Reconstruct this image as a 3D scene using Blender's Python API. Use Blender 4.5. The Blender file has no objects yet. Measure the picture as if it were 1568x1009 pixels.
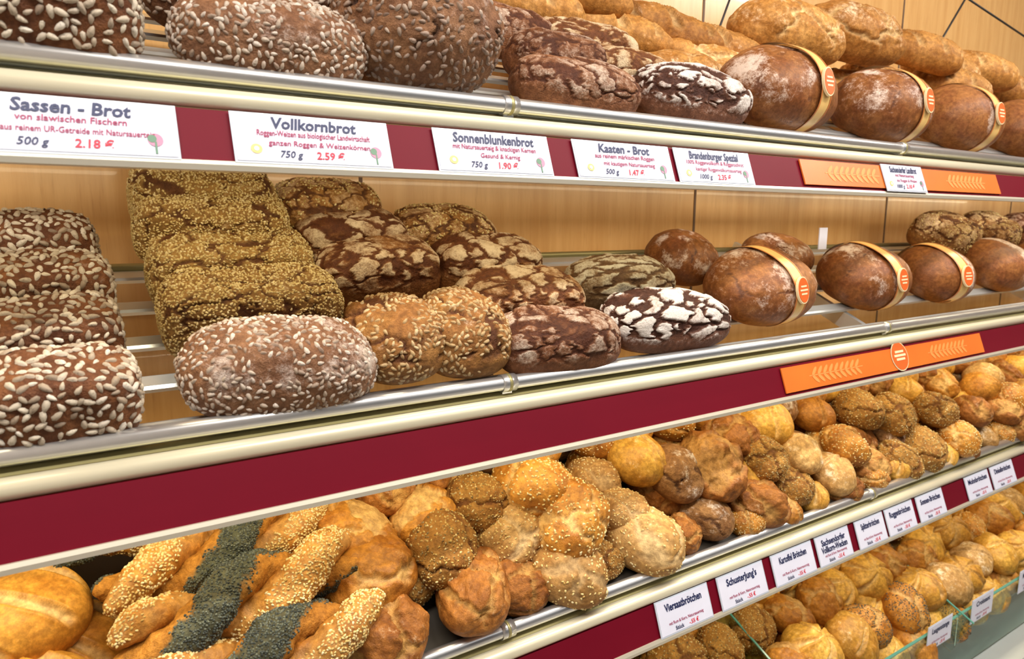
import bpy, numpy as np, math, random
from mathutils import Matrix, Vector
CZ=1.70
SL=math.radians(25); CS,SN=math.cos(SL),math.sin(SL)
RAIL={'top':CZ+.180,'mid':CZ-.284,'low':CZ-.75}
random.seed(5)
scn=bpy.context.scene
COL=scn.collection
try:
    scn.view_settings.view_transform='Standard'
except Exception: pass

# ------------------------------------------------------------ materials
def mat(name):
    m=bpy.data.materials.new(name);m.use_nodes=True
    nt=m.node_tree;b=nt.nodes['Principled BSDF'];return m,nt,b
def simple(name,col,rough=.5,metal=0,emis=None,es=0,coat=0,trans=0,nscale=0,namt=0,spec=.5):
    m,nt,b=mat(name)
    b.inputs['Base Color'].default_value=(*col,1);b.inputs['Roughness'].default_value=rough;b.inputs['Metallic'].default_value=metal
    b.inputs['Coat Weight'].default_value=coat;b.inputs['Specular IOR Level'].default_value=spec
    b.inputs['Transmission Weight'].default_value=trans
    if emis: b.inputs['Emission Color'].default_value=(*emis,1);b.inputs['Emission Strength'].default_value=es
    if nscale:
        tc=nt.nodes.new('ShaderNodeTexCoord');n=nt.nodes.new('ShaderNodeTexNoise');n.inputs['Scale'].default_value=nscale;n.inputs['Detail'].default_value=4
        nt.links.new(tc.outputs['Object'],n.inputs['Vector'])
        mx=nt.nodes.new('ShaderNodeMix');mx.data_type='RGBA'
        mx.inputs[6].default_value=(*[c*(1-namt) for c in col],1);mx.inputs[7].default_value=(*[min(1,c*(1+namt)) for c in col],1)
        nt.links.new(n.outputs['Fac'],mx.inputs[0]);nt.links.new(mx.outputs[2],b.inputs['Base Color'])
    return m
def mixc(nt,fac,a,b):
    mx=nt.nodes.new('ShaderNodeMix');mx.data_type='RGBA'
    for s,v in ((6,a),(7,b)):
        if isinstance(v,tuple): mx.inputs[s].default_value=(*v,1)
        else: nt.links.new(v,mx.inputs[s])
    if isinstance(fac,float): mx.inputs[0].default_value=fac
    else: nt.links.new(fac,mx.inputs[0])
    return mx.outputs[2]
def mulc(nt,a,b):
    mul=nt.nodes.new('ShaderNodeMix');mul.data_type='RGBA';mul.blend_type='MULTIPLY';mul.inputs[0].default_value=1
    nt.links.new(a,mul.inputs[6]);nt.links.new(b,mul.inputs[7]);return mul.outputs[2]
def ramp(nt,x,a,b):
    r=nt.nodes.new('ShaderNodeMapRange');r.interpolation_type='SMOOTHSTEP'
    nt.links.new(x,r.inputs[0]);r.inputs[1].default_value=a;r.inputs[2].default_value=b;return r.outputs[0]
def noise(nt,vec,sc,det=4,rough=.6):
    n=nt.nodes.new('ShaderNodeTexNoise');n.inputs['Scale'].default_value=sc;n.inputs['Detail'].default_value=det;n.inputs['Roughness'].default_value=rough
    nt.links.new(vec,n.inputs['Vector']);return n.outputs['Fac']
def attr(nt,n):
    a=nt.nodes.new('ShaderNodeAttribute');a.attribute_name=n;return a.outputs['Fac']
def math_(nt,op,a,b):
    m=nt.nodes.new('ShaderNodeMath');m.operation=op
    for i,v in enumerate((a,b)):
        if isinstance(v,(int,float)): m.inputs[i].default_value=v
        else: nt.links.new(v,m.inputs[i])
    return m.outputs[0]
def crust(name,hi,hi2,lo,flour=(.80,.74,.68),rough=.62,bump=.85,spec=.22,fine=1.,soft=1.0):
    m,nt,b=mat(name)
    tc=nt.nodes.new('ShaderNodeTexCoord').outputs['Object']
    n1=noise(nt,tc,14,5);n2=noise(nt,tc,90,4,.7);n3=noise(nt,tc,300,3,.7)
    c=mixc(nt,ramp(nt,n1,.35,.65),hi,hi2)
    c=mixc(nt,math_(nt,'SUBTRACT',1.0,attr(nt,'crk')),c,lo)
    dk=mixc(nt,ramp(nt,n2,.3,.75),(.58,.52,.48),(1.14,1.11,1.07))
    c=mulc(nt,c,dk)
    oi=nt.nodes.new('ShaderNodeObjectInfo').outputs['Random']
    c=mulc(nt,c,mixc(nt,oi,(.72,.64,.56),(1.10,1.10,1.10)))
    f=math_(nt,'ADD',attr(nt,'flr'),math_(nt,'MULTIPLY',math_(nt,'SUBTRACT',n2,.5),1.5*fine))
    f=math_(nt,'ADD',f,math_(nt,'MULTIPLY',math_(nt,'SUBTRACT',n3,.5),1.1*fine))
    f=math_(nt,'MULTIPLY',ramp(nt,f,.25,1.05*soft),.88)
    c=mixc(nt,f,c,flour)
    nt.links.new(c,b.inputs['Base Color'])
    b.inputs['Roughness'].default_value=rough;b.inputs['Specular IOR Level'].default_value=spec
    bp=nt.nodes.new('ShaderNodeBump');bp.inputs['Strength'].default_value=bump;bp.inputs['Distance'].default_value=.005
    nt.links.new(math_(nt,'ADD',n2,math_(nt,'MULTIPLY',n3,.4)),bp.inputs['Height']);nt.links.new(bp.outputs[0],b.inputs['Normal'])
    return m
def seedmat(name,cols,rough=.55):
    m,nt,b=mat(name)
    r=nt.nodes.new('ShaderNodeValToRGB');els=r.color_ramp.elements
    while len(els)<len(cols): els.new(.5)
    for i,c in enumerate(cols): els[i].position=i/(len(cols)-1);els[i].color=(*c,1)
    nt.links.new(attr(nt,'crk'),r.inputs[0])
    tc=nt.nodes.new('ShaderNodeTexCoord').outputs['Object'];n=noise(nt,tc,350,2)
    c=mixc(nt,math_(nt,'MULTIPLY',ramp(nt,n,.5,.75),.5),r.outputs[0],tuple(x*.45 for x in cols[0]))
    nt.links.new(c,b.inputs['Base Color'])
    b.inputs['Roughness'].default_value=rough;b.inputs['Specular IOR Level'].default_value=.3
    return m

M={}
M['seedloaf']=crust('dark_seed_crust',(.14,.052,.022),(.24,.095,.035),(.04,.016,.01),(.45,.32,.24))
M['sesloaf']=crust('sesame_crust',(.38,.22,.06),(.44,.27,.09),(.14,.055,.018),(.66,.52,.30))
M['purple']=crust('floury_rye_crust',(.20,.092,.045),(.28,.14,.07),(.07,.028,.015),(.66,.55,.47),soft=1.2)
M['round']=crust('rustic_crust',(.38,.175,.05),(.48,.25,.075),(.15,.055,.02),(.62,.48,.34))
M['rounddk']=crust('dark_rustic_crust',(.23,.11,.058),(.32,.165,.08),(.06,.028,.018),(.5,.4,.35))
M['cracklt']=crust('cracked_crust_light',(.38,.175,.05),(.30,.125,.035),(.15,.05,.016),(.76,.60,.38),fine=.9,soft=1.2)
M['crackdk']=crust('cracked_crust_dark',(.34,.145,.06),(.25,.098,.04),(.11,.036,.016),(.70,.58,.46),fine=1.,soft=1.3)
M['crackfl']=crust('cracked_crust_floury',(.27,.115,.06),(.20,.08,.04),(.075,.027,.016),(.82,.74,.67),fine=.85,soft=1.08)
M['crackgr']=crust('cracked_crust_grey',(.32,.21,.10),(.26,.16,.07),(.13,.065,.025),(.66,.60,.44),fine=.9,soft=1.1)
M['rye']=crust('smooth_rye_crust',(.40,.175,.055),(.27,.10,.035),(.15,.06,.03),(.74,.60,.50),rough=.45,bump=.3)
M['brownloaf']=crust('brown_loaf_crust',(.44,.22,.055),(.32,.14,.035),(.13,.05,.018),(.70,.52,.30),soft=1.2)
M['gold']=crust('golden_crust',(.70,.33,.05),(.47,.18,.022),(.80,.52,.18),(.8,.62,.32),rough=.45,bump=.5,spec=.3)
M['bun']=crust('pale_golden_crust',(.82,.43,.07),(.68,.30,.04),(.88,.64,.28),(.85,.7,.4),rough=.42,bump=.12,spec=.3)
M['wheat']=crust('wheat_crust',(.68,.36,.10),(.49,.22,.045),(.82,.59,.28),(.84,.68,.46),rough=.55,bump=.45)
M['crusty']=crust('crusty_roll_crust',(.50,.21,.045),(.31,.11,.02),(.66,.39,.12),(.74,.56,.34),rough=.5,bump=.7)
M['pale']=crust('pale_roll_crust',(.70,.45,.17),(.56,.31,.09),(.76,.56,.28),(.86,.75,.55),rough=.6,bump=.4)
M['yellow']=crust('yellow_roll_crust',(.84,.50,.09),(.68,.34,.045),(.92,.70,.30),(.86,.75,.5),rough=.42,bump=.3,spec=.3)
M['multi']=crust('multigrain_roll_crust',(.50,.27,.06),(.37,.17,.035),(.22,.09,.02),(.62,.46,.25))
M['poppyc']=crust('poppy_covered_crust',(.10,.11,.065),(.15,.155,.09),(.62,.29,.045),(.2,.2,.17))
M['flourroll']=crust('floury_roll_crust',(.38,.20,.07),(.28,.13,.045),(.14,.065,.03),(.76,.67,.54))
M['s_big']=seedmat('sunflower_seeds',[(.22,.15,.10),(.46,.37,.27),(.66,.57,.44),(.34,.25,.17),(.72,.64,.53)])
M['s_ses']=seedmat('sesame_seeds',[(.52,.36,.12),(.74,.57,.25),(.42,.27,.08),(.80,.65,.34)])
M['s_pur']=seedmat('floury_seeds',[(.24,.15,.10),(.48,.38,.29),(.68,.58,.49),(.32,.22,.15),(.56,.46,.36)])
M['s_brn']=seedmat('toasted_seeds',[(.30,.17,.07),(.52,.35,.17),(.40,.25,.10),(.62,.46,.26)])
M['s_dk']=seedmat('dark_seeds',[(.15,.085,.055),(.34,.24,.18),(.22,.14,.09),(.46,.35,.27)])
M['s_gold']=seedmat('roll_sesame',[(.72,.50,.16),(.84,.66,.30),(.55,.34,.09),(.88,.75,.44)])
M['s_poppy']=seedmat('poppy_seeds',[(.03,.035,.03),(.08,.09,.07),(.15,.16,.11)])
M['s_mix']=seedmat('mixed_seeds',[(.70,.50,.17),(.22,.11,.03),(.60,.40,.12),(.1,.06,.02),(.80,.64,.32)])

# ------------------------------------------------------------ numpy helpers
def _h(ix,iy,iz,seed):
    h=(ix.astype(np.int64)*73856093)^(iy.astype(np.int64)*19349663)^(iz.astype(np.int64)*83492791)^(seed*2654435)
    h&=0x7fffffff
    h=(h*1103515245+12345)&0x7fffffff;h^=(h>>13);h=(h*69069+1)&0x7fffffff
    return ((h>>8)&0xffff)/65535.
def vn(p,seed=0):
    i=np.floor(p).astype(np.int64);f=p-i;u=f*f*(3-2*f);r=0
    for a in (0,1):
        for b in (0,1):
            for c in (0,1):
                w=(u[:,0] if a else 1-u[:,0])*(u[:,1] if b else 1-u[:,1])*(u[:,2] if c else 1-u[:,2])
                r=r+w*_h(i[:,0]+a,i[:,1]+b,i[:,2]+c,seed)
    return r*2-1
def fbm(p,seed=0,o=3):
    r=0;a=1.;t=0
    for k in range(o): r=r+a*vn(p*(2**k)+k*7.3,seed+k);t+=a;a*=.5
    return r/t
def sst(x,a,b):
    t=np.clip((x-a)/(b-a),0,1);return t*t*(3-2*t)
_sg={}
def sgrid(N):
    if N in _sg: return _sg[N]
    t=np.tan(np.linspace(-1,1,N+1)*math.pi/4)
    a,b=np.meshgrid(t,t,indexing='ij');a=a.ravel();b=b.ravel();o=np.ones_like(a)
    Vs=[];Fs=[];base=0
    idx=np.arange((N+1)**2).reshape(N+1,N+1)
    q=np.stack([idx[:-1,:-1],idx[1:,:-1],idx[1:,1:],idx[:-1,1:]],-1).reshape(-1,4)
    for (P,flip) in (((o,a,b),0),((-o,a,b),1),((a,o,b),1),((a,-o,b),0),((a,b,o),0),((a,b,-o),1)):
        Vs.append(np.stack(P,-1));Fs.append((q[:,::-1] if flip else q)+base);base+=(N+1)**2
    V=np.concatenate(Vs);Fc=np.concatenate(Fs)
    key=np.round(V*1e5).astype(np.int64)
    _,first,inv=np.unique(key,axis=0,return_index=True,return_inverse=True)
    V=V[first];Fc=inv.reshape(-1)[Fc]
    V=V/np.linalg.norm(V,axis=1)[:,None]
    _sg[N]=(V,Fc);return V,Fc
def vnormals(V,F):
    d1=V[F[:,2]]-V[F[:,0]];d2=V[F[:,3]]-V[F[:,1]];fn=np.cross(d1,d2)
    N=np.zeros_like(V)
    for k in range(4): np.add.at(N,F[:,k],fn)
    return N/np.maximum(np.linalg.norm(N,axis=1),1e-12)[:,None],fn
def seedgeo(kind):
    if kind=='big': L,W,T,n=1.,.50,.24,8
    elif kind=='ses': L,W,T,n=1.,.62,.34,6
    else: L,W,T,n=1.,.9,.5,5
    an=np.arange(n)/n*2*math.pi
    tap=1-.35*np.cos(an)
    r1=np.stack([np.cos(an)*L/2,np.sin(an)*W/2*tap,0*an-.04],-1)
    r2=np.stack([np.cos(an)*L/2*.72,np.sin(an)*W/2*tap*.66,0*an+T*.62],-1)
    V=np.concatenate([r1,r2,[[0,0,T]]]);F=[]
    for i in range(n):
        j=(i+1)%n;F.append((i,j,n+j,n+i));F.append((n+i,n+j,2*n,2*n))
    return V,np.array(F)
def scatter(V,F,W,count,size,kind,rng,mind=.6,tilt=.25):
    Nv,fn=vnormals(V,F);ar=np.linalg.norm(fn,axis=1)*np.clip(W[F].mean(1),0,None)
    if ar.sum()<=0: return np.zeros((0,3)),np.zeros((0,4),int),np.zeros(0)
    fi=rng.choice(len(F),size=count*3,p=ar/ar.sum())
    w=rng.dirichlet([1,1,1,1],size=len(fi))
    P=(V[F[fi]]*w[:,:,None]).sum(1);N=Nv[F[fi,0]]
    keep=[];md=(size*mind)**2
    acc=np.empty((count,3));k=0
    for i in range(len(P)):
        if k>=count: break
        if k==0 or ((acc[:k]-P[i])**2).sum(1).min()>md:
            acc[k]=P[i];keep.append(i);k+=1
    P=P[keep];N=N[keep]+rng.normal(size=(k,3))*tilt*.5;N/=np.linalg.norm(N,axis=1)[:,None]
    t=np.cross(N,rng.normal(size=(k,3)));t/=np.linalg.norm(t,axis=1)[:,None];b=np.cross(N,t)
    S,SF=seedgeo(kind);s=size*rng.uniform(.75,1.2,size=k)
    G=P[:,None,:]+(S[None,:,0:1]*t[:,None]+S[None,:,1:2]*b[:,None]+S[None,:,2:3]*N[:,None])*s[:,None,None]
    GF=(SF[None]+np.arange(k)[:,None,None]*len(S)).reshape(-1,4)
    return G.reshape(-1,3),GF,np.repeat(rng.uniform(size=k),len(S))
def to_mesh(name,parts,mats):
    me=bpy.data.meshes.new(name)
    off=0;VV=[];CC=[];FL=[];loops=[];starts=[];tot=0;mi=[]
    for (V,F,c,f,m) in parts:
        VV.append(V);CC.append(c);FL.append(f)
        tri=F[:,2]==F[:,3];q=F[~tri]+off;t=F[tri][:,:3]+off
        if len(q): loops.append(q.ravel());starts.append(tot+np.arange(len(q))*4);tot+=len(q)*4;mi.append(np.full(len(q),m))
        if len(t): loops.append(t.ravel());starts.append(tot+np.arange(len(t))*3);tot+=len(t)*3;mi.append(np.full(len(t),m))
        off+=len(V)
    V=np.concatenate(VV);Lp=np.concatenate(loops);St=np.concatenate(starts);Mi=np.concatenate(mi)
    me.vertices.add(len(V));me.vertices.foreach_set('co',V.astype(np.float32).ravel())
    me.loops.add(len(Lp));me.loops.foreach_set('vertex_index',Lp.astype(np.int32))
    me.polygons.add(len(St));me.polygons.foreach_set('loop_start',St.astype(np.int32))
    me.update(calc_edges=True)
    me.polygons.foreach_set('material_index',Mi.astype(np.int32))
    me.polygons.foreach_set('use_smooth',np.ones(len(St),bool))
    for n,d in (('crk',CC),('flr',FL)):
        a=me.attributes.new(n,'FLOAT','POINT');a.data.foreach_set('value',np.concatenate(d).astype(np.float32))
    for m in mats: me.materials.append(m)
    me.validate();return me

def bread_mesh(name,w,l,h,style,seed,N=44):
    rng=np.random.RandomState(seed)
    st=STY[style]
    D,F=sgrid(N)
    k=st.get('k',2.5)
    r=(np.abs(D)**k).sum(1)**(-1/k)
    S=D*r[:,None]
    P=S*np.array([w/2,l/2,h/2])
    zz=S[:,2]
    tp=1-st.get('taper',.08)*np.clip(zz,0,1);P[:,0]*=tp;P[:,1]*=tp
    P[:,2]=np.where(P[:,2]<-h*.4,-h*.4+(P[:,2]+h*.4)*.15,P[:,2])+h*.4
    Nn=S/np.array([w/2,l/2,h/2]);Nn/=np.linalg.norm(Nn,axis=1)[:,None]
    sc=max(w,l)
    o=rng.uniform(0,50,3)
    low=fbm(P/sc*3+o,seed,3)
    disp=low*st.get('lump',.03)*sc
    up=sst(zz,-.35,.35)
    crk=np.ones(len(P));flr=np.zeros(len(P));cellv=np.zeros(len(P))
    n=st.get('cells',0)
    if n:
        fp=rng.normal(size=(n,3));fp/=np.linalg.norm(fp,axis=1)[:,None]
        fp=fp*((np.abs(fp)**k).sum(1)**(-1/k))[:,None]
        ax=np.array(st.get('aniso',(1,1,1)))*(np.array([w,l,h])/sc)**.5
        Q=S+.2*np.stack([fbm(S*3+o,seed+11),fbm(S*3+o+9,seed+12),fbm(S*3+o+17,seed+13)],-1)+.05*np.stack([vn(S*14+o,seed+14),vn(S*14+o+9,seed+15),vn(S*14+o+17,seed+16)],-1)
        dd=np.sqrt((((Q[:,None,:]-fp[None])*ax)**2).sum(2))
        cellv=rng.uniform(size=n)[dd.argmin(1)]
        dd.partition(1,axis=1)
        e=dd[:,1]-dd[:,0]
        wd=st.get('cw',.06)*(1+.8*fbm(S*2+o,seed+5))
        c=sst(e,wd*.3,wd*1.1)
        gate=sst(fbm(S*1.7+o,seed+21),-.25,.1)*st.get('open',1) if st.get('gate') else 1.
        c=1-(1-c)*up*gate
        crk=c;disp=disp-(1-c)*st.get('cd',.02)*sc+(cellv-.5)*c*.006*sc*(n>15)
    if st.get('slash'):
        ns,ang,dep=st['slash']
        a=math.radians(ang);u=(P[:,0]*math.cos(a)+P[:,1]*math.sin(a))/sc
        ph=u*ns*math.pi*2+rng.uniform(0,1)
        v=np.cos(ph+.5*low) if ns>1 else 1-np.abs(u+.04*low)*9
        cut=sst(v,.55,.95)*sst(zz,.25,.6)
        disp=disp-cut*dep*sc+sst(v,.1,.5)*sst(zz,.25,.6)*dep*.35*sc*(1-cut)
        crk=np.clip(crk-cut*.9,0,1)
    if st.get('kaiser'):
        th=np.arctan2(S[:,1],S[:,0]);rr_=np.hypot(S[:,0],S[:,1])
        v=np.cos(5*th+3.0*rr_);cut=sst(v,.6,.98)*sst(zz,.05,.4)*sst(rr_,.02,.2)
        disp=disp-cut*.07*sc+sst(v,-.6,.4)*(1-cut)*.02*sc*sst(zz,.05,.4);crk=np.clip(crk-cut*.85,0,1)
    disp=disp+fbm(P/sc*14+o,seed+31,3)*st.get('fine',.006)*sc
    P=P+Nn*(disp*np.clip(.25+up,0,1))[:,None]
    if 'flour' in st:
        fa,fo=st['flour']
        flr=(fo+fa*fbm(P/sc*5+o,seed+41,4)+.35*fbm(P/sc*22+o,seed+43,2))*sst(zz,-.5,.5)*np.where(crk<.5,crk,1)
        if st.get('plates'):
            pa=st['plates'];flr=(.10+.90*sst(crk,.3,.95))*sst(zz,-.45,.40)*(pa+.30*(cellv-.5)+.6*fbm(P/sc*7+o,seed+41,4))
        if st.get('fband'):
            flr=sst(np.cos(P[:,0]/sc*9+fbm(P/sc*3+o,seed+3)*1.2),.0,.9)*.75*sst(zz,-.4,.3)*(1+.9*fbm(P/sc*9+o,seed+44))
        flr=np.clip(flr,0,1.2)
    parts=[(P,F,crk,flr,0)];mats=[M[st['mat']]]
    for (sm,cnt,size,kind,zmin,bare) in st.get('seeds',[]):
        Wt=sst(zz,zmin-.15,zmin+.15)*(1 if not bare else sst(fbm(P/sc*5+o,seed+51,2),-bare,-bare+.25))
        Wt=Wt*np.clip(crk*1.3-.2,0,1)
        G,GF,rv=scatter(P,F,Wt,int(cnt),size,kind,rng,mind=.6 if kind!='ses' else .5)
        if len(G): parts.append((G,GF,rv,rv*0,len(mats)));mats.append(M[sm])
    return to_mesh(name,parts,mats)

STY=dict(
 seed=dict(mat='seedloaf',k=4.2,taper=.05,lump=.035,fine=.014,seeds=[('s_big',540,.0152,'big',-.35,0)],flour=(.5,.1)),
 sesame=dict(mat='sesloaf',k=4.3,taper=.05,lump=.035,cells=50,cw=.05,cd=.014,fine=.010,seeds=[('s_ses',3700,.0058,'ses',-.95,1.2)],flour=(.4,.1)),
 fseed=dict(mat='purple',k=3.0,lump=.03,fine=.014,seeds=[('s_pur',700,.0116,'big',-.5,.5)],flour=(1.2,.20)),
 round=dict(mat='round',k=2.5,lump=.06,cells=12,cw=.1,cd=.03,fine=.018,gate=True,seeds=[('s_brn',420,.0118,'big',-.4,.3)],flour=(.5,.1)),
 rounddk=dict(mat='rounddk',k=2.3,lump=.05,cells=16,cw=.08,cd=.03,fine=.016,gate=True,seeds=[('s_dk',800,.013,'big',-.7,.5)],flour=(.6,.12)),
 cracklt=dict(mat='cracklt',k=3.5,lump=.03,cells=80,cw=.09,cd=.014,fine=.010,flour=(.8,.42),plates=.78),
 crackdk=dict(mat='crackdk',k=3.2,lump=.035,cells=75,cw=.07,cd=.013,fine=.010,flour=(.9,.22),plates=.56),
 crackfl=dict(mat='crackfl',k=2.8,lump=.035,cells=95,cw=.085,cd=.020,fine=.008,aniso=(.9,1.1,1),flour=(.6,.72),plates=1.02),
 crackgr=dict(mat='crackgr',k=2.6,lump=.03,cells=60,cw=.07,cd=.012,fine=.008,aniso=(.5,1.5,1),flour=(.7,.5),plates=.85),
 rye=dict(mat='rye',k=2.3,lump=.025,fine=.005,flour=(1.35,.22),cells=7,cw=.03,cd=.004,gate=True),
 ryeband=dict(mat='rye',k=2.25,lump=.02,fine=.004,flour=(1.,.2),fband=True),
 brown=dict(mat='brownloaf',k=3.5,lump=.03,cells=60,cw=.07,cd=.012,fine=.012,flour=(.6,.05),plates=.6,seeds=[('s_ses',500,.006,'ses',-.3,.3)]),
 baguette=dict(mat='wheat',k=2.3,lump=.02,fine=.006,slash=(4,35,.035),flour=(.6,.12)),
 bigwheat=dict(mat='wheat',k=2.4,lump=.05,cells=14,cw=.1,cd=.025,fine=.012,flour=(.8,.2)),
 palebig=dict(mat='bun',k=2.3,lump=.02,fine=.002,slash=(3,50,.035),flour=(.2,-.1)),
 r_gold=dict(mat='gold',k=2.25,lump=.07,cells=6,cw=.14,cd=.05,fine=.018,flour=(.3,.0)),
 r_split=dict(mat='gold',k=2.2,lump=.04,slash=(1,20,.08),fine=.008,flour=(.3,.0)),
 r_kaiser=dict(mat='yellow',k=2.2,lump=.03,kaiser=True,fine=.006,flour=(.3,.0)),
 r_yel=dict(mat='yellow',k=2.2,lump=.04,slash=(1,10,.07),fine=.006,flour=(.5,.1)),
 r_crusty=dict(mat='crusty',k=2.25,lump=.10,cells=8,cw=.16,cd=.06,fine=.028,flour=(.6,.08)),
 r_ses=dict(mat='pale',k=2.2,lump=.05,cells=4,cw=.12,cd=.03,fine=.010,seeds=[('s_gold',300,.0058,'ses',-.5,.7)],flour=(.3,.0)),
 r_gses=dict(mat='gold',k=2.2,lump=.06,cells=5,cw=.12,cd=.04,fine=.010,seeds=[('s_gold',360,.0058,'ses',-.5,.7)],flour=(.3,.0)),
 r_multi=dict(mat='multi',k=2.4,lump=.07,cells=6,cw=.12,cd=.04,fine=.014,seeds=[('s_mix',600,.0056,'ses',-.5,.9)],flour=(.3,.0)),
 r_poppy=dict(mat='gold',k=2.2,lump=.05,cells=5,cw=.14,cd=.05,fine=.008,seeds=[('s_poppy',500,.0040,'pop',-.1,.5)],flour=(.3,.0)),
 r_flour=dict(mat='flourroll',k=2.2,lump=.05,cells=7,cw=.08,cd=.03,fine=.014,gate=True,flour=(1.1,.3)),
 r_pale=dict(mat='pale',k=2.1,lump=.05,slash=(1,25,.06),fine=.006,flour=(.8,.2)),
)
def shelf_matrix(z0,x,d,n,yaw=0,pitch=0,roll=0):
    B=Matrix.Rotation(SL,4,'X')
    T=Matrix.Translation((x,d*CS-n*SN,z0+d*SN+n*CS))
    return T@B@Matrix.Rotation(math.radians(yaw),4,'Z')@Matrix.Rotation(math.radians(pitch),4,'X')@Matrix.Rotation(math.radians(roll),4,'Y')
def link(o,parent=None):
    COL.objects.link(o)
    if parent: o.parent=parent
    return o
SEED=[100]
def loaf(name,z0,x,d,w,l,h,style,n=0,yaw=0,pitch=0,N=44,band=None):
    SEED[0]+=17
    me=bread_mesh(name,w,l,h,style,SEED[0],N)
    o=bpy.data.objects.new(name,me);o.matrix_world=shelf_matrix(z0,x,d,n,yaw,pitch);link(o)
    if band is not None: bandgeo(o,w,l,h,band,STY[style]['k'],STY[style].get('taper',.08))
    return o

def mk(name,V,F,m,parent=None,smooth=False,M4=None):
    me=bpy.data.meshes.new(name);me.from_pydata([tuple(v) for v in V],[],[tuple(int(i) for i in f) for f in F]);me.materials.append(m)
    if smooth:
        for p in me.polygons:p.use_smooth=True
    me.update();o=bpy.data.objects.new(name,me);link(o,parent)
    if M4 is not None:o.matrix_local=M4
    return o
M['paper']=simple('gold_paper_band',(.84,.53,.18),.3,0,nscale=30,namt=.2)
M['paper_edge']=simple('band_edge',(.55,.17,.04),.4)
M['emblem']=simple('orange_emblem',(.75,.13,.02),.4)
M['cream']=simple('cream_print',(.85,.70,.42),.5)
def bandgeo(o,w,l,h,x0,k,taper):
    def ring(t,x,off):
        rr=max(1e-3,1-abs(x/(w/2))**k)**(1/k)
        c,s_=math.cos(t),math.sin(t);q=(abs(c)**k+abs(s_)**k)**(-1/k)
        y=c*q*(l/2)*rr;z=s_*q*(h/2)*rr
        zz=z/(h/2);tp=1-taper*max(0,zz);y*=tp;xx=x*tp
        z=(z if z>-h*.4 else -h*.4)+h*.4
        return (xx+off*x/(w/2)*.5,y+c*off,z+s_*off)
    for nm,s0,s1,mt,off in (('paper_band',-.023,.023,'paper',.0060),('band_trim_a',-.0235,-.0185,'paper_edge',.0066),('band_trim_b',.0185,.0235,'paper_edge',.0066)):
        V=[];F=[];n=64
        for i in range(n):
            t=2*math.pi*i/n
            for sft in (s0,s1): V.append(ring(t,x0+sft,off*(.2+.8*float(sst(np.array(math.sin(t)),-.6,.1)))))
        for i in range(n):
            j=(i+1)%n;F.append((2*i,2*j,2*j+1,2*i+1))
        mk(nm,V,F,M[mt],o,True)
    ang=math.radians(150)
    a=Vector(ring(ang,x0,.007));b_=Vector(ring(ang+.05,x0,.007));c_=Vector(ring(ang,x0+.004,.007))
    nrm=(b_-a).cross(c_-a).normalized()
    if nrm.y>0:nrm=-nrm
    up=(a-b_).normalized();rt=up.cross(nrm)
    def Q(off,v):
        p=a+nrm*off+up*v
        return Matrix(((rt.x,up.x,nrm.x,p.x),(rt.y,up.y,nrm.y,p.y),(rt.z,up.z,nrm.z,p.z),(0,0,0,1)))
    for nm,r,mt,dz in (('emblem_ring',.028,'cream',.0045),('emblem_disc',.0255,'emblem',.0055)):
        V=[(0,0,0)]+[(r*.85*math.cos(t*math.pi/16),1.15*r*math.sin(t*math.pi/16),0) for t in range(32)]
        V+=[(v[0],v[1],-.006) for v in V[1:]]
        F=[(0,1+i,1+(i+1)%32) for i in range(32)]+[(1+i,33+i,33+(i+1)%32,1+(i+1)%32) for i in range(32)]
        mk(nm,V,F,M[mt],o,False,Q(dz,0))
    for i in range(3):
        ww=.012 if i!=1 else .016
        mk('emblem_text_bar',[(-ww,-.0020,0),(ww,-.0020,0),(ww,.0020,0),(-ww,.0020,0)],[(0,1,2,3)],M['cream'],o,False,Q(.0062,.009-.009*i))

# ------------------------------------------------------------ structure
alu=simple('brushed_aluminium',(.72,.72,.72),.28,.85,nscale=60,namt=.06)
cream=simple('cream_anodised',(.84,.77,.56),.30,.25,coat=.3)
redm=simple('burgundy_strip',(.145,.002,.012),.5,0,nscale=8,namt=.08,spec=.15)
lipm=simple('lip_profile',(.66,.60,.48),.35,.4)
slatm=simple('steel_slat',(.70,.74,.74),.28,.7)
brass=simple('olive_rod',(.40,.35,.16),.4,.5)
X0,X1=-1.2,4.6
def empty(name,loc=(0,0,0)):
    e=bpy.data.objects.new(name,None);e.location=loc;e.empty_display_size=.05;link(e);return e
def tube(name,p0,p1,r,m,parent=None,n=20):
    p0=Vector(p0);p1=Vector(p1);d=(p1-p0);q=d.to_track_quat('Z','Y');V=[];F=[]
    for k_,p in enumerate((p0,p1)):
        for i in range(n):
            a=2*math.pi*i/n;V.append(p+q@Vector((r*math.cos(a),r*math.sin(a),0)))
    for i in range(n):
        j=(i+1)%n;F.append((i,j,n+j,n+i))
    F.append(tuple(range(n))[::-1]);F.append(tuple(range(n,2*n)))
    o=mk(name,V,F,m,parent)
    for p in o.data.polygons[:n]:p.use_smooth=True
    return o
def extr(name,prof,x0,x1,m,parent=None,smooth=False):
    n=len(prof);V=[(x0,y,z) for y,z in prof]+[(x1,y,z) for y,z in prof]
    F=[(i,(i+1)%n,n+(i+1)%n,n+i) for i in range(n)]+[tuple(range(n))[::-1],tuple(range(n,2*n))]
    o=mk(name,V,F,m,parent)
    if smooth:
        for p in o.data.polygons[:n]:p.use_smooth=True
    return o
def box(name,a,b,m,parent=None,bev=0):
    V=[(x,y,z) for x in (a[0],b[0]) for y in (a[1],b[1]) for z in (a[2],b[2])]
    F=[(0,1,3,2),(4,6,7,5),(0,4,5,1),(2,3,7,6),(0,2,6,4),(1,5,7,3)]
    return mk(name,V,F,m,parent)
UPV=Vector((0,.354,.935)).normalized();NRM=Vector((0,-.935,.354)).normalized()
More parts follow.
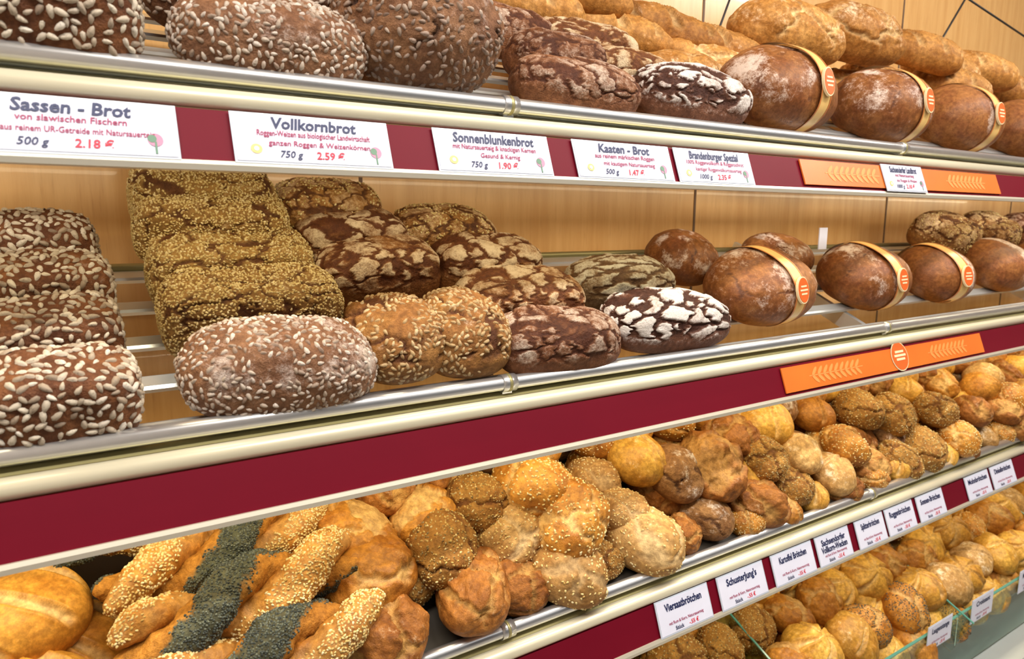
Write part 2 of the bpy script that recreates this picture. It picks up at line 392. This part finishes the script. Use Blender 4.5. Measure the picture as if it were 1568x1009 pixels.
def strip_m(key,x,v=0,off=.0):
    c=Vector((x,-.0375,RAIL[key]-.082))+UPV*v+NRM*off
    return Matrix(((1,0,0,c.x),(0,UPV.y,NRM.y,c.y),(0,UPV.z,NRM.z,c.z),(0,0,0,1)))
tray=simple('dark_tray',(.05,.04,.03),.5,nscale=20,namt=.2)
def shelf(key,slats=True):
    zr=RAIL[key];e=empty('bread_shelf')
    tube('front_rail',(X0,0,zr),(X1,0,zr),.0125,alu,e)
    for X in (.65,1.85,3.05,-.55):
        tube('rail_clamp',(X-.014,0,zr),(X+.014,0,zr),.0155,alu,e)
        tube('clamp_groove',(X-.003,0,zr),(X+.003,0,zr),.0160,brass,e)
        box('rail_post',(X-.01,.0,zr-.035),(X+.01,.02,zr-.005),alu,e)
    c=(-.016,zr-.035);pr=[]
    for i in range(13):
        a=math.radians(60+i*15*1.0);pr.append((c[0]+.014*math.cos(a),c[1]+.0135*math.sin(a)))
    pr+=[(.03,zr-.049),(.03,zr-.022)]
    extr('cream_profile',pr,X0,X1,cream,e,True)
    extr('olive_ledge',[(-.008,zr-.0225),(.03,zr-.0215),(.03,zr-.014),(.012,zr-.014)],X0,X1,brass,e)
    t=Vector((0,-.025,zr-.049));b=Vector((0,-.050,zr-.115))
    extr('burgundy_panel',[(t.y,t.z),(b.y,b.z),(b.y+.006,b.z),(t.y+.008,t.z)],X0,X1,redm,e)
    extr('lower_lip',[(b.y-.003,b.z+.002),(b.y-.006,b.z-.003),(b.y-.005,b.z-.010),(b.y+.010,b.z-.011),(b.y+.010,b.z+.001)],X0,X1,lipm,e)
    z0=zr-.012
    if slats:
        for i in range(5):
            d=.03+.1*i*1.06
            m=shelf_matrix(z0,0,d,-.004)
            o=extr('steel_slat',[(-.017,-.005),(-.017,.001),(-.012,.004),(.012,.004),(.017,.001),(.017,-.005)],X0,X1,slatm,e,False);o.matrix_local=m
        m=shelf_matrix(z0,0,.478,0)
        o=tube('back_rod',(X0,0,0),(X1,0,0),.008,brass,e);o.matrix_local=m
    else:
        o=box('roll_tray',(X0,.02,-.012),(X1,.545,-.002),tray,e);o.matrix_local=shelf_matrix(z0,0,0,0)
    for X in (-.55,.65,1.85,3.05,4.25):
        o=box('shelf_arm',(X-.008,.02,-.055),(X+.008,.55,-.012),slatm,e);o.matrix_local=shelf_matrix(z0,0,0,0)
    return e
for k_ in ('top','mid','low'): shelf(k_,k_!='low')

def beech():
    m,nt,b=mat('beech_panel')
    tc=nt.nodes.new('ShaderNodeTexCoord').outputs['Object']
    mp=nt.nodes.new('ShaderNodeMapping');mp.inputs['Scale'].default_value=(22,22,1.6);nt.links.new(tc,mp.inputs[0])
    n1=noise(nt,mp.outputs[0],1.5,5,.6)
    mp2=nt.nodes.new('ShaderNodeMapping');mp2.inputs['Scale'].default_value=(160,160,14);nt.links.new(tc,mp2.inputs[0])
    n2=noise(nt,mp2.outputs[0],1.,3,.6)
    c=mixc(nt,ramp(nt,n1,.3,.7),(.70,.38,.13),(.80,.47,.18))
    c=mixc(nt,math_(nt,'MULTIPLY',ramp(nt,n2,.55,.8),.35),c,(.48,.23,.07))
    nt.links.new(c,b.inputs['Base Color']);b.inputs['Roughness'].default_value=.22;b.inputs['Coat Weight'].default_value=.15
    return m
wood=beech()
YW=.53
seam=simple('panel_seam',(.16,.09,.05),.6)
wb=box('wall_back',(-2.2,YW,0),(6.2,YW+.1,3.2),wood)
for i,X in enumerate((-.48,.60,1.68,2.76,3.84)):
    box('trim_%d'%(i+1),(X-.004,YW-.002,0),(X+.004,YW+.01,3.2),seam)
box('wall_right',(6.2,-4.2,0),(6.3,YW+.1,3.2),simple('plaster',(.62,.52,.42),.8,nscale=5,namt=.05))
box('wall_left',(-2.3,-4.2,0),(-2.2,YW+.1,3.2),simple('plaster_left',(.62,.56,.5),.8,nscale=5,namt=.05))
floorm=simple('floor_tile',(.42,.40,.37),.4,nscale=9,namt=.12)
box('floor',(-2.3,-4.2,-.1),(6.3,YW+.1,0),floorm)
box('ceiling',(-2.3,-4.2,3.2),(6.3,YW+.1,3.3),simple('ceiling_paint',(.8,.78,.74),.9,nscale=4,namt=.03))

# ------------------------------------------------------------ labels
cardm=simple('label_card',(.74,.74,.86),.35,nscale=25,namt=.05,spec=.25)
sleeve=simple('label_sleeve',(.58,.62,.70),.2,coat=.3)
navy=simple('navy_ink',(.008,.015,.08),.5);mag=simple('magenta_ink',(.34,.015,.09),.5);redi=simple('red_ink',(.70,.01,.04),.5)
yel=simple('yellow_print',(.85,.60,.20),.5);pink=simple('pink_print',(.55,.24,.36),.5);grn=simple('green_print',(.12,.24,.15),.5)
def text(body,size,m,parent,x,y,bold=0,align='CENTER',shear=0,maxw=None):
    c=bpy.data.curves.new('label_text','FONT');c.body=body;c.size=size;c.align_x=align;c.align_y='CENTER';c.offset=bold;c.shear=shear
    c.resolution_u=2
    c.materials.append(m);o=bpy.data.objects.new('label_text',c);link(o,parent);o.location=(x,y,.0022)
    if maxw:
        est=len(body)*size*.56
        if est>maxw:o.scale=(maxw/est,1,1)
    return o
def disc(name,r,m,parent,x,y,sx=1,z=.002):
    V=[(x+sx*r*math.cos(a*math.pi/10),y+r*math.sin(a*math.pi/10),z) for a in range(20)]
    mk(name,V,[tuple(range(20))],m,parent)
def label(M4,w,h,lines,cx=0):
    e=box('price_label',(-w/2,-h/2,-.001),(w/2,h/2,.0005),sleeve)
    e.matrix_world=M4
    box('card',(-w/2+.003,-h/2+.003,.0005),(w/2-.003,h/2-.003,.0013),cardm,e)
    n=len(lines)
    W=w-.014
    if n==4:
        text(lines[0],h*.31,navy,e,cx,h*.30,.0006,shear=.15,maxw=W*.90)
        text(lines[1],h*.16,mag,e,cx,h*.10,.00018,shear=.1,maxw=W)
        text(lines[2],h*.15,mag,e,cx+w*.03,-h*.09,.00015,shear=.1,maxw=W*.86)
        p=lines[3].split('|')
        text(p[0],h*.19,navy,e,cx-w*.17,-h*.31,.0002,shear=.25);text(p[1],h*.21,redi,e,cx+w*.08,-h*.31,.0003,shear=.1)
        disc('sun_print',h*.095,yel,e,-w*.37,-h*.22,1.1);disc('sun_core',h*.045,cardm,e,-w*.37,-h*.22,1,.0024)
        disc('tree_crown',h*.12,pink,e,w*.39,-h*.17,1,.002);disc('tree_crown_a',h*.07,grn,e,w*.375,-h*.15,1,.0023)
        box('tree_trunk',(w*.385,-h*.42,.0015),(w*.395,-h*.2,.0022),grn,e)
    else:
        text(lines[0],h*.29,navy,e,0,h*.24,.0006,maxw=W*.97)
        if len(lines)>1:text(lines[1],h*.29,navy,e,0,h*.0,.0006,maxw=W*.97)
        text('mit Rum & Kern, Natursauerteig',h*.12,mag,e,0,-h*.19,.0001,maxw=W*.9)
        text('Stück',h*.15,navy,e,-w*.15,-h*.36,.0002);text('-.55 €',h*.16,redi,e,w*.12,-h*.36,.0002)
TL=[(-.092,.145,['Sassen - Brot','von slawischen Fischern','aus reinem UR-Getreide mit Natursauerteig','500 g|2.18 €']),
(.207,.421,['Vollkornbrot','Roggen-Weizen aus biologischer Landwirtschaft','ganzen Roggen & Weizenkörnen','750 g|2.59 €']),
(.494,.705,['Sonnenblunkenbrot','mit Natursauerteig & knackigen Kernen','Gesund & Kernig','750 g|1.90 €']),
(.757,.985,['Kaaten - Brot','aus reinem märkischen Roggen','mit kautigem Natursauerteig','500 g|1.47 €']),
(.998,1.215,['Brandenburger Spezial','100% Roggenvollkorn & Roggenschrot','kantiger Roggenvollkornsauerteig','1000 g|2.35 €']),
(1.70,1.888,['Sachsenderfer Landbrot','mit Natursauerteig','aus Roggen & Weizen','1000 g|2.10 €'])]
for i,(a,b,l) in enumerate(TL): label(strip_m('top',(a+b)/2,-.001,.008 if a>1.5 else .004),b-a,.070,l,.010 if i==0 else 0)
LL=[(1.0,1.16,['Viersaatbrötchen']),(1.19,1.35,['SchusterJung\'s']),(1.38,1.54,['Kartoffel Brötchen']),(1.555,1.70,['Sachsendorfer','Vollkorn-Wecken']),(1.73,1.865,['Splitterbrötchen']),(1.875,2.02,['Roggenbrötchen']),(2.04,2.19,['Sonnen-Brötchen']),(2.33,2.485,['Mohnbrötchen']),(2.50,2.66,['Dinkelbrötchen']),(2.9,3.05,['Kaiserbrötchen']),(3.3,3.45,['Doppelbrötchen'])]
for a,b,l in LL: label(strip_m('low',(a+b)/2,.001,.004),b-a,.074,l)
orange=simple('orange_banner',(.80,.17,.02),.4,nscale=6,namt=.25);orl=simple('wheat_print',(.86,.30,.07),.5)
def banner(key,a,b,emb=None):
    e=box('orange_banner',(a-(a+b)/2,-.029,0),((b-a)/2,.029,.003),orange);e.matrix_world=strip_m(key,(a+b)/2,.002,.002)
    for cx in (-.27,.27):
        for i in range(9):
            for sg in (1,-1):
                x=cx+(i-4)*.022;V=[]
                for t in range(12):
                    an=t*math.pi/6;p=Vector((.015*math.cos(an),.0048*math.sin(an),0));p.rotate(Matrix.Rotation(sg*.7,3,'Z'));V.append((x+p.x,sg*.009+p.y,.0036))
                mk('wheat_grain',V,[tuple(range(12))],orl,e)
        box('wheat_stem',(cx-.11,-.0012,.003),(cx+.11,.0012,.0035),orl,e)
    if emb is not None:
        x=emb-(a+b)/2
        disc('emblem_rim',.040,M['cream'],e,x,.006,1,.0045);disc('emblem_face',.037,M['emblem'],e,x,.006,1,.0052)
        for dy,wd in ((.012,.02),(0.002,.027),(-.008,.02)): box('emblem_bar',(x-wd,.006+dy-.003,.0052),(x+wd,.006+dy+.003,.0060),M['cream'],e)
banner('top',1.385,2.31);banner('mid',1.37,2.32,1.86)

# ------------------------------------------------------------ loaves, middle shelf
ZM=RAIL['mid']-.012;ZT=RAIL['top']-.012;ZB=RAIL['low']-.012
for (x,d,n,w,l,h) in ((.0,.062,0,.178,.115,.112),(.0,.190,.004,.162,.11,.108),(.003,.30,.02,.156,.11,.105),(-.003,.405,.04,.145,.11,.10)):
    loaf('sunflower_seed_loaf',ZM,x,d,w,l,h,'seed',n,random.uniform(-3,3))
loaf('floury_seed_loaf',ZM,.279,.072,.280,.150,.128,'fseed',0,-2,N=56)
for (x,d,n,w) in ((.272,.213,.012,.276),(.262,.32,.030,.264),(.244,.40,.071,.248),(.239,.45,.10,.235)):
    loaf('sesame_loaf',ZM,x,d,w,.13,.122,'sesame',n,random.uniform(-3,3),N=56)
loaf('seeded_farmhouse_loaf',ZM,.478,.118,.175,.185,.127,'round',0,5)
loaf('seeded_farmhouse_loaf',ZM,.603,.112,.180,.19,.132,'round',0,-8)
for (x,d,n,w,h) in ((.509,.29,.03,.250,.122),(.483,.38,.058,.232,.113),(.459,.44,.10,.21,.10)):
    loaf('cracked_rye_loaf',ZM,x,d,w,.125,h,'cracklt' if n<.09 else 'brown',n,random.uniform(-4,4),N=64)
loaf('dark_rye_loaf',ZM,.788,.066,.272,.135,.113,'crackdk',0,-3,N=68)
for (x,d,n,w,h,s) in ((.775,.19,.016,.278,.113,'cracklt'),(.749,.30,.036,.25,.113,'cracklt'),(.698,.40,.064,.235,.10,'brown')):
    loaf('dark_rye_loaf',ZM,x,d,w,.13,h,s,n,random.uniform(-4,4),N=64)
loaf('floury_cracked_loaf',ZM,1.097,.092,.338,.15,.118,'crackfl',0,-4,N=76)
loaf('grey_rye_loaf',ZM,1.060,.225,.308,.14,.117,'crackgr',.018,0,N=60)
loaf('banded_rye_loaf',ZM,1.485,.165,.345,.23,.170,'rye',0,6,N=48,band=-.015)
loaf('round_rye_loaf',ZM,1.385,.35,.20,.18,.13,'rye',0,0)
loaf('round_rye_loaf',ZM,1.80,.36,.24,.18,.11,'rye',0,0)
loaf('banded_rye_loaf',ZM,1.955,.175,.30,.23,.170,'rye',0,4,band=-.02)
loaf('banded_rye_loaf',ZM,2.335,.165,.25,.22,.165,'ryeband',0,0,band=-.03)
loaf('striped_rye_loaf',ZM,2.80,.19,.29,.23,.165,'ryeband',0,0)
loaf('striped_rye_loaf',ZM,3.15,.17,.27,.22,.16,'ryeband',0,0)
for x,n in ((2.70,.09),(3.02,.09),(3.35,.09),(3.75,.09)): loaf('cracked_rye_loaf',ZM,x,.35,.30,.2,.14,'brown' if x<3.2 else 'crackdk',n-.04,10)
for x in (3.5,3.85): loaf('round_rye_loaf',ZM,x,.16,.26,.2,.15,'crackdk',0,0,N=30)
# ------------------------------------------------------------ loaves, top shelf
loaf('sunflower_seed_loaf',ZT,.02,.065,.205,.13,.128,'seed',0,-3,N=48)
loaf('sunflower_seed_loaf',ZT,.0,.20,.20,.125,.14,'seed',.02,3)
loaf('floury_seed_loaf',ZT,.288,.075,.268,.145,.115,'fseed',0,3,N=56)
loaf('floury_seed_loaf',ZT,.275,.215,.28,.13,.135,'fseed',.02,0)
loaf('brown_seed_loaf',ZT,.13,.33,.30,.13,.14,'round',.05,0)
loaf('round_seeded_loaf',ZT,.522,.125,.275,.24,.215,'rounddk',0,0,N=60)
loaf('round_seeded_loaf',ZT,.44,.37,.25,.22,.19,'rounddk',.01,0)
loaf('dark_rye_loaf',ZT,.825,.068,.255,.13,.096,'crackdk',0,-3,N=64)
loaf('dark_rye_loaf',ZT,.86,.19,.23,.12,.105,'crackdk',.015,4)
loaf('dark_rye_loaf',ZT,1.04,.19,.24,.12,.105,'cracklt',.008,0,N=52)
loaf('dark_rye_loaf',ZT,1.0,.30,.26,.125,.105,'cracklt',.03,0,N=52)
loaf('dark_rye_loaf',ZT,.80,.31,.22,.12,.10,'crackdk',.03,0)
loaf('dark_rye_loaf',ZT,1.13,.082,.29,.145,.120,'crackfl',0,-4,N=72)
loaf('banded_rye_loaf',ZT,1.485,.155,.345,.24,.190,'rye',0,6,N=48,band=.0)
loaf('banded_rye_loaf',ZT,1.93,.155,.31,.24,.190,'rye',0,4,band=-.0)
loaf('banded_rye_loaf',ZT,2.36,.155,.285,.23,.190,'ryeband',0,0,band=-.01)
loaf('striped_rye_loaf',ZT,2.80,.155,.30,.23,.185,'ryeband',0,0)
for x in (3.15,3.5,3.85): loaf('striped_rye_loaf',ZT,x,.155,.28,.22,.18,'ryeband',0,0,N=30)
for (x,d,n,w,yw,s) in ((.92,.43,.075,.30,-8,'baguette'),(1.14,.42,.06,.34,-30,'baguette'),(1.30,.42,.085,.34,-32,'baguette'),(1.46,.40,.07,.34,-30,'baguette'),(1.28,.27,.015,.26,-10,'bigwheat'),(1.05,.46,.12,.3,-20,'baguette'),(1.38,.34,.04,.3,-25,'bigwheat')):
    loaf('wheat_baguette' if s=='baguette' else 'wheat_loaf',ZT,x,d,w,.115,.10,s,n,yw)
for (x,d,n,w,h) in ((1.72,.38,.12,.36,.16),(1.98,.37,.15,.36,.17),(1.75,.36,.02,.34,.13),(2.25,.36,.02,.36,.16),(2.05,.36,.0,.3,.14)):
    loaf('large_wheat_loaf',ZT,x,d,w,.19,h,'bigwheat',n,-15)
for (x,d,n) in ((2.35,.36,.17),(2.55,.38,.13),(2.75,.36,.16),(2.5,.30,.10),(2.95,.36,.12),(2.75,.35,.02),(3.1,.36,.02)):
    loaf('golden_wheat_loaf',ZT,x,d,.26,.16,.12,'baguette',n,-40,N=36)

# ------------------------------------------------------------ rolls
_rc={}
def rollmesh(style,v):
    if (style,v) not in _rc: _rc[(style,v)]=bread_mesh('roll_mesh_'+style,.15,.135,.105,style,900+31*v+len(_rc)*7,30)
    return _rc[(style,v)]
def roll(parent,z0,x,d,n,w,style,v=None,tilt=14):
    me=rollmesh(style,random.randrange(4) if v is None else v)
    o=bpy.data.objects.new('roll',me);link(o,parent)
    m=shelf_matrix(z0,x,d,n,random.uniform(-70,70),random.uniform(-tilt,tilt),random.uniform(-tilt,tilt))
    s=w/.15*1.03;o.matrix_local=m@Matrix.Diagonal((s*random.uniform(.95,1.1),s*random.uniform(.92,1.05),s,1));return o
RL=dict(r1=(.438,.144,.04,.166,'r_gold'),r2=(.421,.060,.0,.171,'r_crusty'),r3=(.610,.062,.02,.165,'r_crusty'),r3b=(.705,.075,.0,.125,'r_crusty'),r4=(.568,.165,.05,.155,'r_multi'),r5=(.810,.058,0,.163,'r_ses'),r6=(1.030,.064,0,.175,'r_ses'),r6b=(.92,.06,0,.10,'r_multi'),r7=(1.253,.087,0,.135,'r_flour'),r7b=(1.15,.06,0,.11,'r_crusty'),r8=(1.415,.065,0,.155,'r_crusty'),r9=(1.58,.079,0,.13,'r_multi'),r10=(1.749,.074,0,.145,'r_pale'),r11=(1.92,.08,0,.13,'r_crusty'),r12=(2.06,.06,.0,.13,'r_multi'),r13=(2.205,.065,0,.157,'r_multi'),r14=(.859,.133,.06,.173,'r_gses'),r15=(.737,.159,.04,.142,'r_ses'),r16=(.418,.236,.06,.151,'r_gold'),r17=(.565,.24,.06,.141,'r_gold'),r18=(.689,.234,.07,.133,'r_multi'),r19=(.808,.215,.08,.17,'r_gses'),r20=(1.194,.173,.06,.150,'r_flour'),r21=(1.106,.231,.08,.15,'r_yel'),r22=(1.309,.162,.07,.175,'r_crusty'),r23=(.989,.219,.05,.13,'r_ses'),r24=(1.0,.13,.05,.12,'r_ses'),r25=(1.639,.137,.05,.135,'r_pale'),r26=(1.826,.126,.05,.139,'r_gses'),r27=(1.831,.249,.07,.125,'r_split'),r28=(2.145,.171,.06,.15,'r_multi'),r28b=(2.02,.21,.07,.15,'r_multi'),r29=(2.325,.246,.07,.13,'r_yel'),r30=(2.340,.137,.07,.144,'r_multi'),r31=(2.725,.079,.05,.128,'r_crusty'),r32=(2.369,.05,.03,.131,'r_gses'),r34=(2.55,.254,.07,.136,'r_gold'),r35=(2.725,.171,.07,.14,'r_split'),r36=(2.53,.10,.06,.14,'r_crusty'),r37=(1.45,.24,.07,.15,'r_crusty'),r38=(1.60,.25,.08,.15,'r_yel'),r39=(1.50,.15,.06,.13,'r_multi'))
pile=empty('bread_roll_pile')
for v in RL.values(): roll(pile,ZB,v[0],v[1],v[2],v[3],v[4])
sty=['r_gold','r_crusty','r_multi','r_gses','r_multi','r_yel','r_crusty','r_flour','r_pale','r_kaiser']
x=.36
while x<4.4:
    for d,n in ((.17,0),(.29,.0),(.42,.0),(.33,.085),(.45,.09)):
        roll(pile,ZB,x+random.uniform(-.02,.02),d+random.uniform(-.015,.015),n,random.uniform(.135,.155),random.choice(sty))
    if x>1.25: roll(pile,ZB,x+.06,.045,-.008,.10,random.choice(sty))
    if x>2.75:
        for d,n in ((.06,0),(.09,.07),(.2,.08)): roll(pile,ZB,x,d,n,.145,random.choice(sty))
    x+=.135
Z4=CZ-1.37
pile2=empty('bread_roll_pile')
s4=['r_gold','r_yel','r_pale','r_gses','r_poppy','r_kaiser','r_kaiser','r_yel']
x=.9
while x<4.8:
    for d,n in ((.05,.0),(.18,.0),(.31,.0),(.44,.0),(.11,.07),(.24,.075),(.37,.08),(.42,.15)):
        ss='r_multi' if x<1.65 and random.random()<.6 else random.choice(s4)
        roll(pile2,Z4,x+random.uniform(-.03,.03),d+random.uniform(-.02,.02),n,random.uniform(.135,.18),ss,tilt=22)
    x+=.14
loaf('golden_slashed_loaf',ZB,-.085,.225,.20,.16,.11,'palebig',.06,10)
loaf('golden_slashed_loaf',ZB,-.085,.10,.20,.16,.11,'palebig',.03,0)
loaf('golden_slashed_loaf',ZB,-.03,.20,.19,.16,.10,'palebig',-.0,0)
loaf('golden_slashed_loaf',ZB,-.10,.36,.2,.16,.11,'palebig',.05,0)
def braid(x,d,n,L,yaw,r,turns=2.0,ph0=0.):
    rng=np.random.RandomState(int(1000*x+3000*d));parts=[];mats=[M['gold'],M['s_gold'],M['s_poppy'],M['poppyc']]
    nu,nv=170,32
    for k_ in range(2):
        t=np.linspace(0,1,nu);env=np.sqrt(np.clip(1-(2*t-1)**8,0,1));tpr=.6+.4*np.sin(np.pi*np.clip(t,.02,.98))**.5
        ph=turns*2*math.pi*t+k_*math.pi+ph0
        cx=(t-.5)*L;cy=-np.cos(ph)*r*.56*tpr;cz=r*.95+np.sin(ph)*r*.46*tpr
        Cn=np.stack([cx,cy,cz],-1);T=np.gradient(Cn,axis=0);T/=np.linalg.norm(T,axis=1)[:,None]
        ax_=np.stack([cx,0*cx,0*cx+r*.95],-1)
        O=Cn-ax_;O-=T*(O*T).sum(1)[:,None];O/=np.linalg.norm(O,axis=1)[:,None];B_=np.cross(T,O)
        a=np.arange(nv)/nv*2*math.pi
        rad=r*.60*tpr*env
        P=Cn[:,None]+(np.cos(a)[None,:,None]*O[:,None]+np.sin(a)[None,:,None]*B_[:,None])*rad[:,None,None]
        P=P.reshape(-1,3);nz=fbm(P*45+k_*9+ph0,7,3);Cc=np.repeat(Cn,nv,0);dr=P-Cc;P=P+dr*nz[:,None]*.26
        P[:,2]=np.maximum(P[:,2],0)
        i=np.arange(nu-1)[:,None]*nv;j=np.arange(nv)[None];j2=(j+1)%nv
        F=np.stack([i+j,i+nv+j,i+nv+j2,i+j2],-1).reshape(-1,4)
        Nv,_=vnormals(P,F)
        if (Nv*(P-Cc)).sum()<0: F=F[:,::-1]
        outw=np.tile(np.cos(a),nu)
        cov=sst(outw+.7*fbm(P*40+5,3,3),.10 if k_ else -.1,.45)
        crk=cov if k_==1 else np.clip(.75+.6*nz,0,1)
        parts.append((P,F,crk,np.zeros(len(P)),0 if k_==0 else 3))
        G,GF,rv=scatter(P,F,cov*(P[:,2]>r*.3),1200 if k_==0 else 2000,.0060 if k_==0 else .0042,'ses' if k_==0 else 'pop',rng,.5)
        parts.append((G,GF,rv,rv*0,1 if k_==0 else 2))
    me=to_mesh('seeded_braid',parts,mats);o=bpy.data.objects.new('seeded_braid',me);o.matrix_world=shelf_matrix(ZB,x,d,n,yaw);link(o)
for a in ((.205,.245,.080,.38,14,.056,0),(.225,.145,.070,.40,10,.058,1.6),(.215,.045,.045,.42,6,.058,.6),(.13,.345,.09,.36,10,.052,2.4),(.20,.10,0.,.38,0,.045,0.5),(.2,.2,0,.38,0,.045,1.5)):
    braid(a[0],a[1],a[2],a[3],a[4],a[5],1.3,a[6])

# ------------------------------------------------------------ bottom counter with glass front
gl,nt,b=mat('glass_edge');b.inputs['Base Color'].default_value=(.75,.92,.86,1);b.inputs['Roughness'].default_value=.03;b.inputs['Transmission Weight'].default_value=1;b.inputs['IOR'].default_value=1.2
gedge=simple('green_glass_edge',(.10,.30,.24),.15)
ctr=simple('counter_steel',(.60,.63,.60),.35,.3,nscale=12,namt=.06)
e=box('display_counter',(X0,-.14,.0),(X1,YW-.02,CZ-1.46),ctr)
g=empty('glass_bin_front')
o=box('bin_tray',(X0,.0,-.012),(X1,.56,-.002),simple('bin_tray',(.35,.30,.24),.5,nscale=15,namt=.1),g);o.matrix_local=shelf_matrix(Z4,0,0,0)
zt=CZ-1.255
box('glass_pane',(.9,-.052,zt-.20),(X1,-.046,zt),gl,g)
box('pane_edge',(.9,-.053,zt),(X1,-.045,zt+.003),gedge,g)
for X in (1.55,2.35,3.2):
    o=box('glass_divider',(X-.003,-.04,-.0),(X+.003,.5,.14),gl,g);o.matrix_local=shelf_matrix(Z4,0,0,0)
    o=box('divider_edge',(X-.003,-.04,.14),(X+.003,.5,.143),gedge,g);o.matrix_local=shelf_matrix(Z4,0,0,0)
for a,t in ((2.22,'Laugenstange'),(2.50,'Croissant'),(2.85,'Milchbrötchen'),(3.15,'Rosinenbrötchen')):
    m=Matrix(((1,0,0,a),(0,0,-1,-.056),(0,1,0,zt-.012),(0,0,0,1)));label(m,.15,.085,[t])

blk=simple('black_cable',(.02,.02,.02),.5)
cb=empty('hanging_cable')
tube('cable_a',(2.57,.34,CZ+.50),(2.84,.35,CZ+.79),.0035,blk,cb);tube('cable_b',(2.84,.35,CZ+.79),(3.45,.35,CZ+.71),.0035,blk,cb)
tube('cable_c',(1.50,.34,CZ+.42),(1.60,.35,CZ+.62),.003,blk,cb);tube('cable_d',(1.60,.35,CZ+.62),(2.84,.35,CZ+.79),.002,blk,cb)
box('small_paper_tag',(1.955,.28,ZM+.205),(1.995,.283,ZM+.27),cardm)

# ------------------------------------------------------------ lights
def area(name,loc,rot,sx,sy,p,col):
    l=bpy.data.lights.new(name,'AREA');l.shape='RECTANGLE';l.size=sx;l.size_y=sy;l.energy=p;l.color=col
    o=bpy.data.objects.new(name,l);o.location=loc;o.rotation_euler=[math.radians(a) for a in rot];link(o);return o
for i,X in enumerate((-.4,1.4,3.2)):
    area('front_fill',(X,-1.05,3.1),(14,0,0),1.5,.20,41,(1,.96,.90))
area('front_fill',(1.5,-3.0,3.0),(45,0,0),5,.5,12,(.94,.96,1))  # added soft fill from the front, not one of the shop's ceiling fixtures
hous=simple('lamp_housing',(.8,.78,.72),.5)
for key,p in (('top',11),('mid',13.5),('low',12)):
    zr=RAIL[key]
    h_=box('shelf_lamp',(X0,.02,zr-.075),(X1,.06,zr-.055),hous)
    o=area('tube_light',(1.7,.04,zr-.078),(20,0,0),5.6,.03,p,(1,.86,.58))
w=bpy.data.worlds.new('shop_ambient');scn.world=w;w.use_nodes=True
w.node_tree.nodes['Background'].inputs[0].default_value=(.98,.97,1,1);w.node_tree.nodes['Background'].inputs[1].default_value=.06

# ------------------------------------------------------------ camera
R=(.8354,-.5497,.0061);U=(.0818,.1351,.9876);Fw=(.5436,.8248,-.1578)
cd=bpy.data.cameras.new('camera');co=bpy.data.objects.new('camera',cd);link(co)
cd.sensor_width=36;cd.lens=1077/1568*36;cd.clip_start=.02
cd.dof.use_dof=True;cd.dof.focus_distance=1.3;cd.dof.aperture_fstop=5.6
co.matrix_world=Matrix(((R[0],U[0],-Fw[0],0),(R[1],U[1],-Fw[1],-1),(R[2],U[2],-Fw[2],CZ),(0,0,0,1)))
scn.camera=co
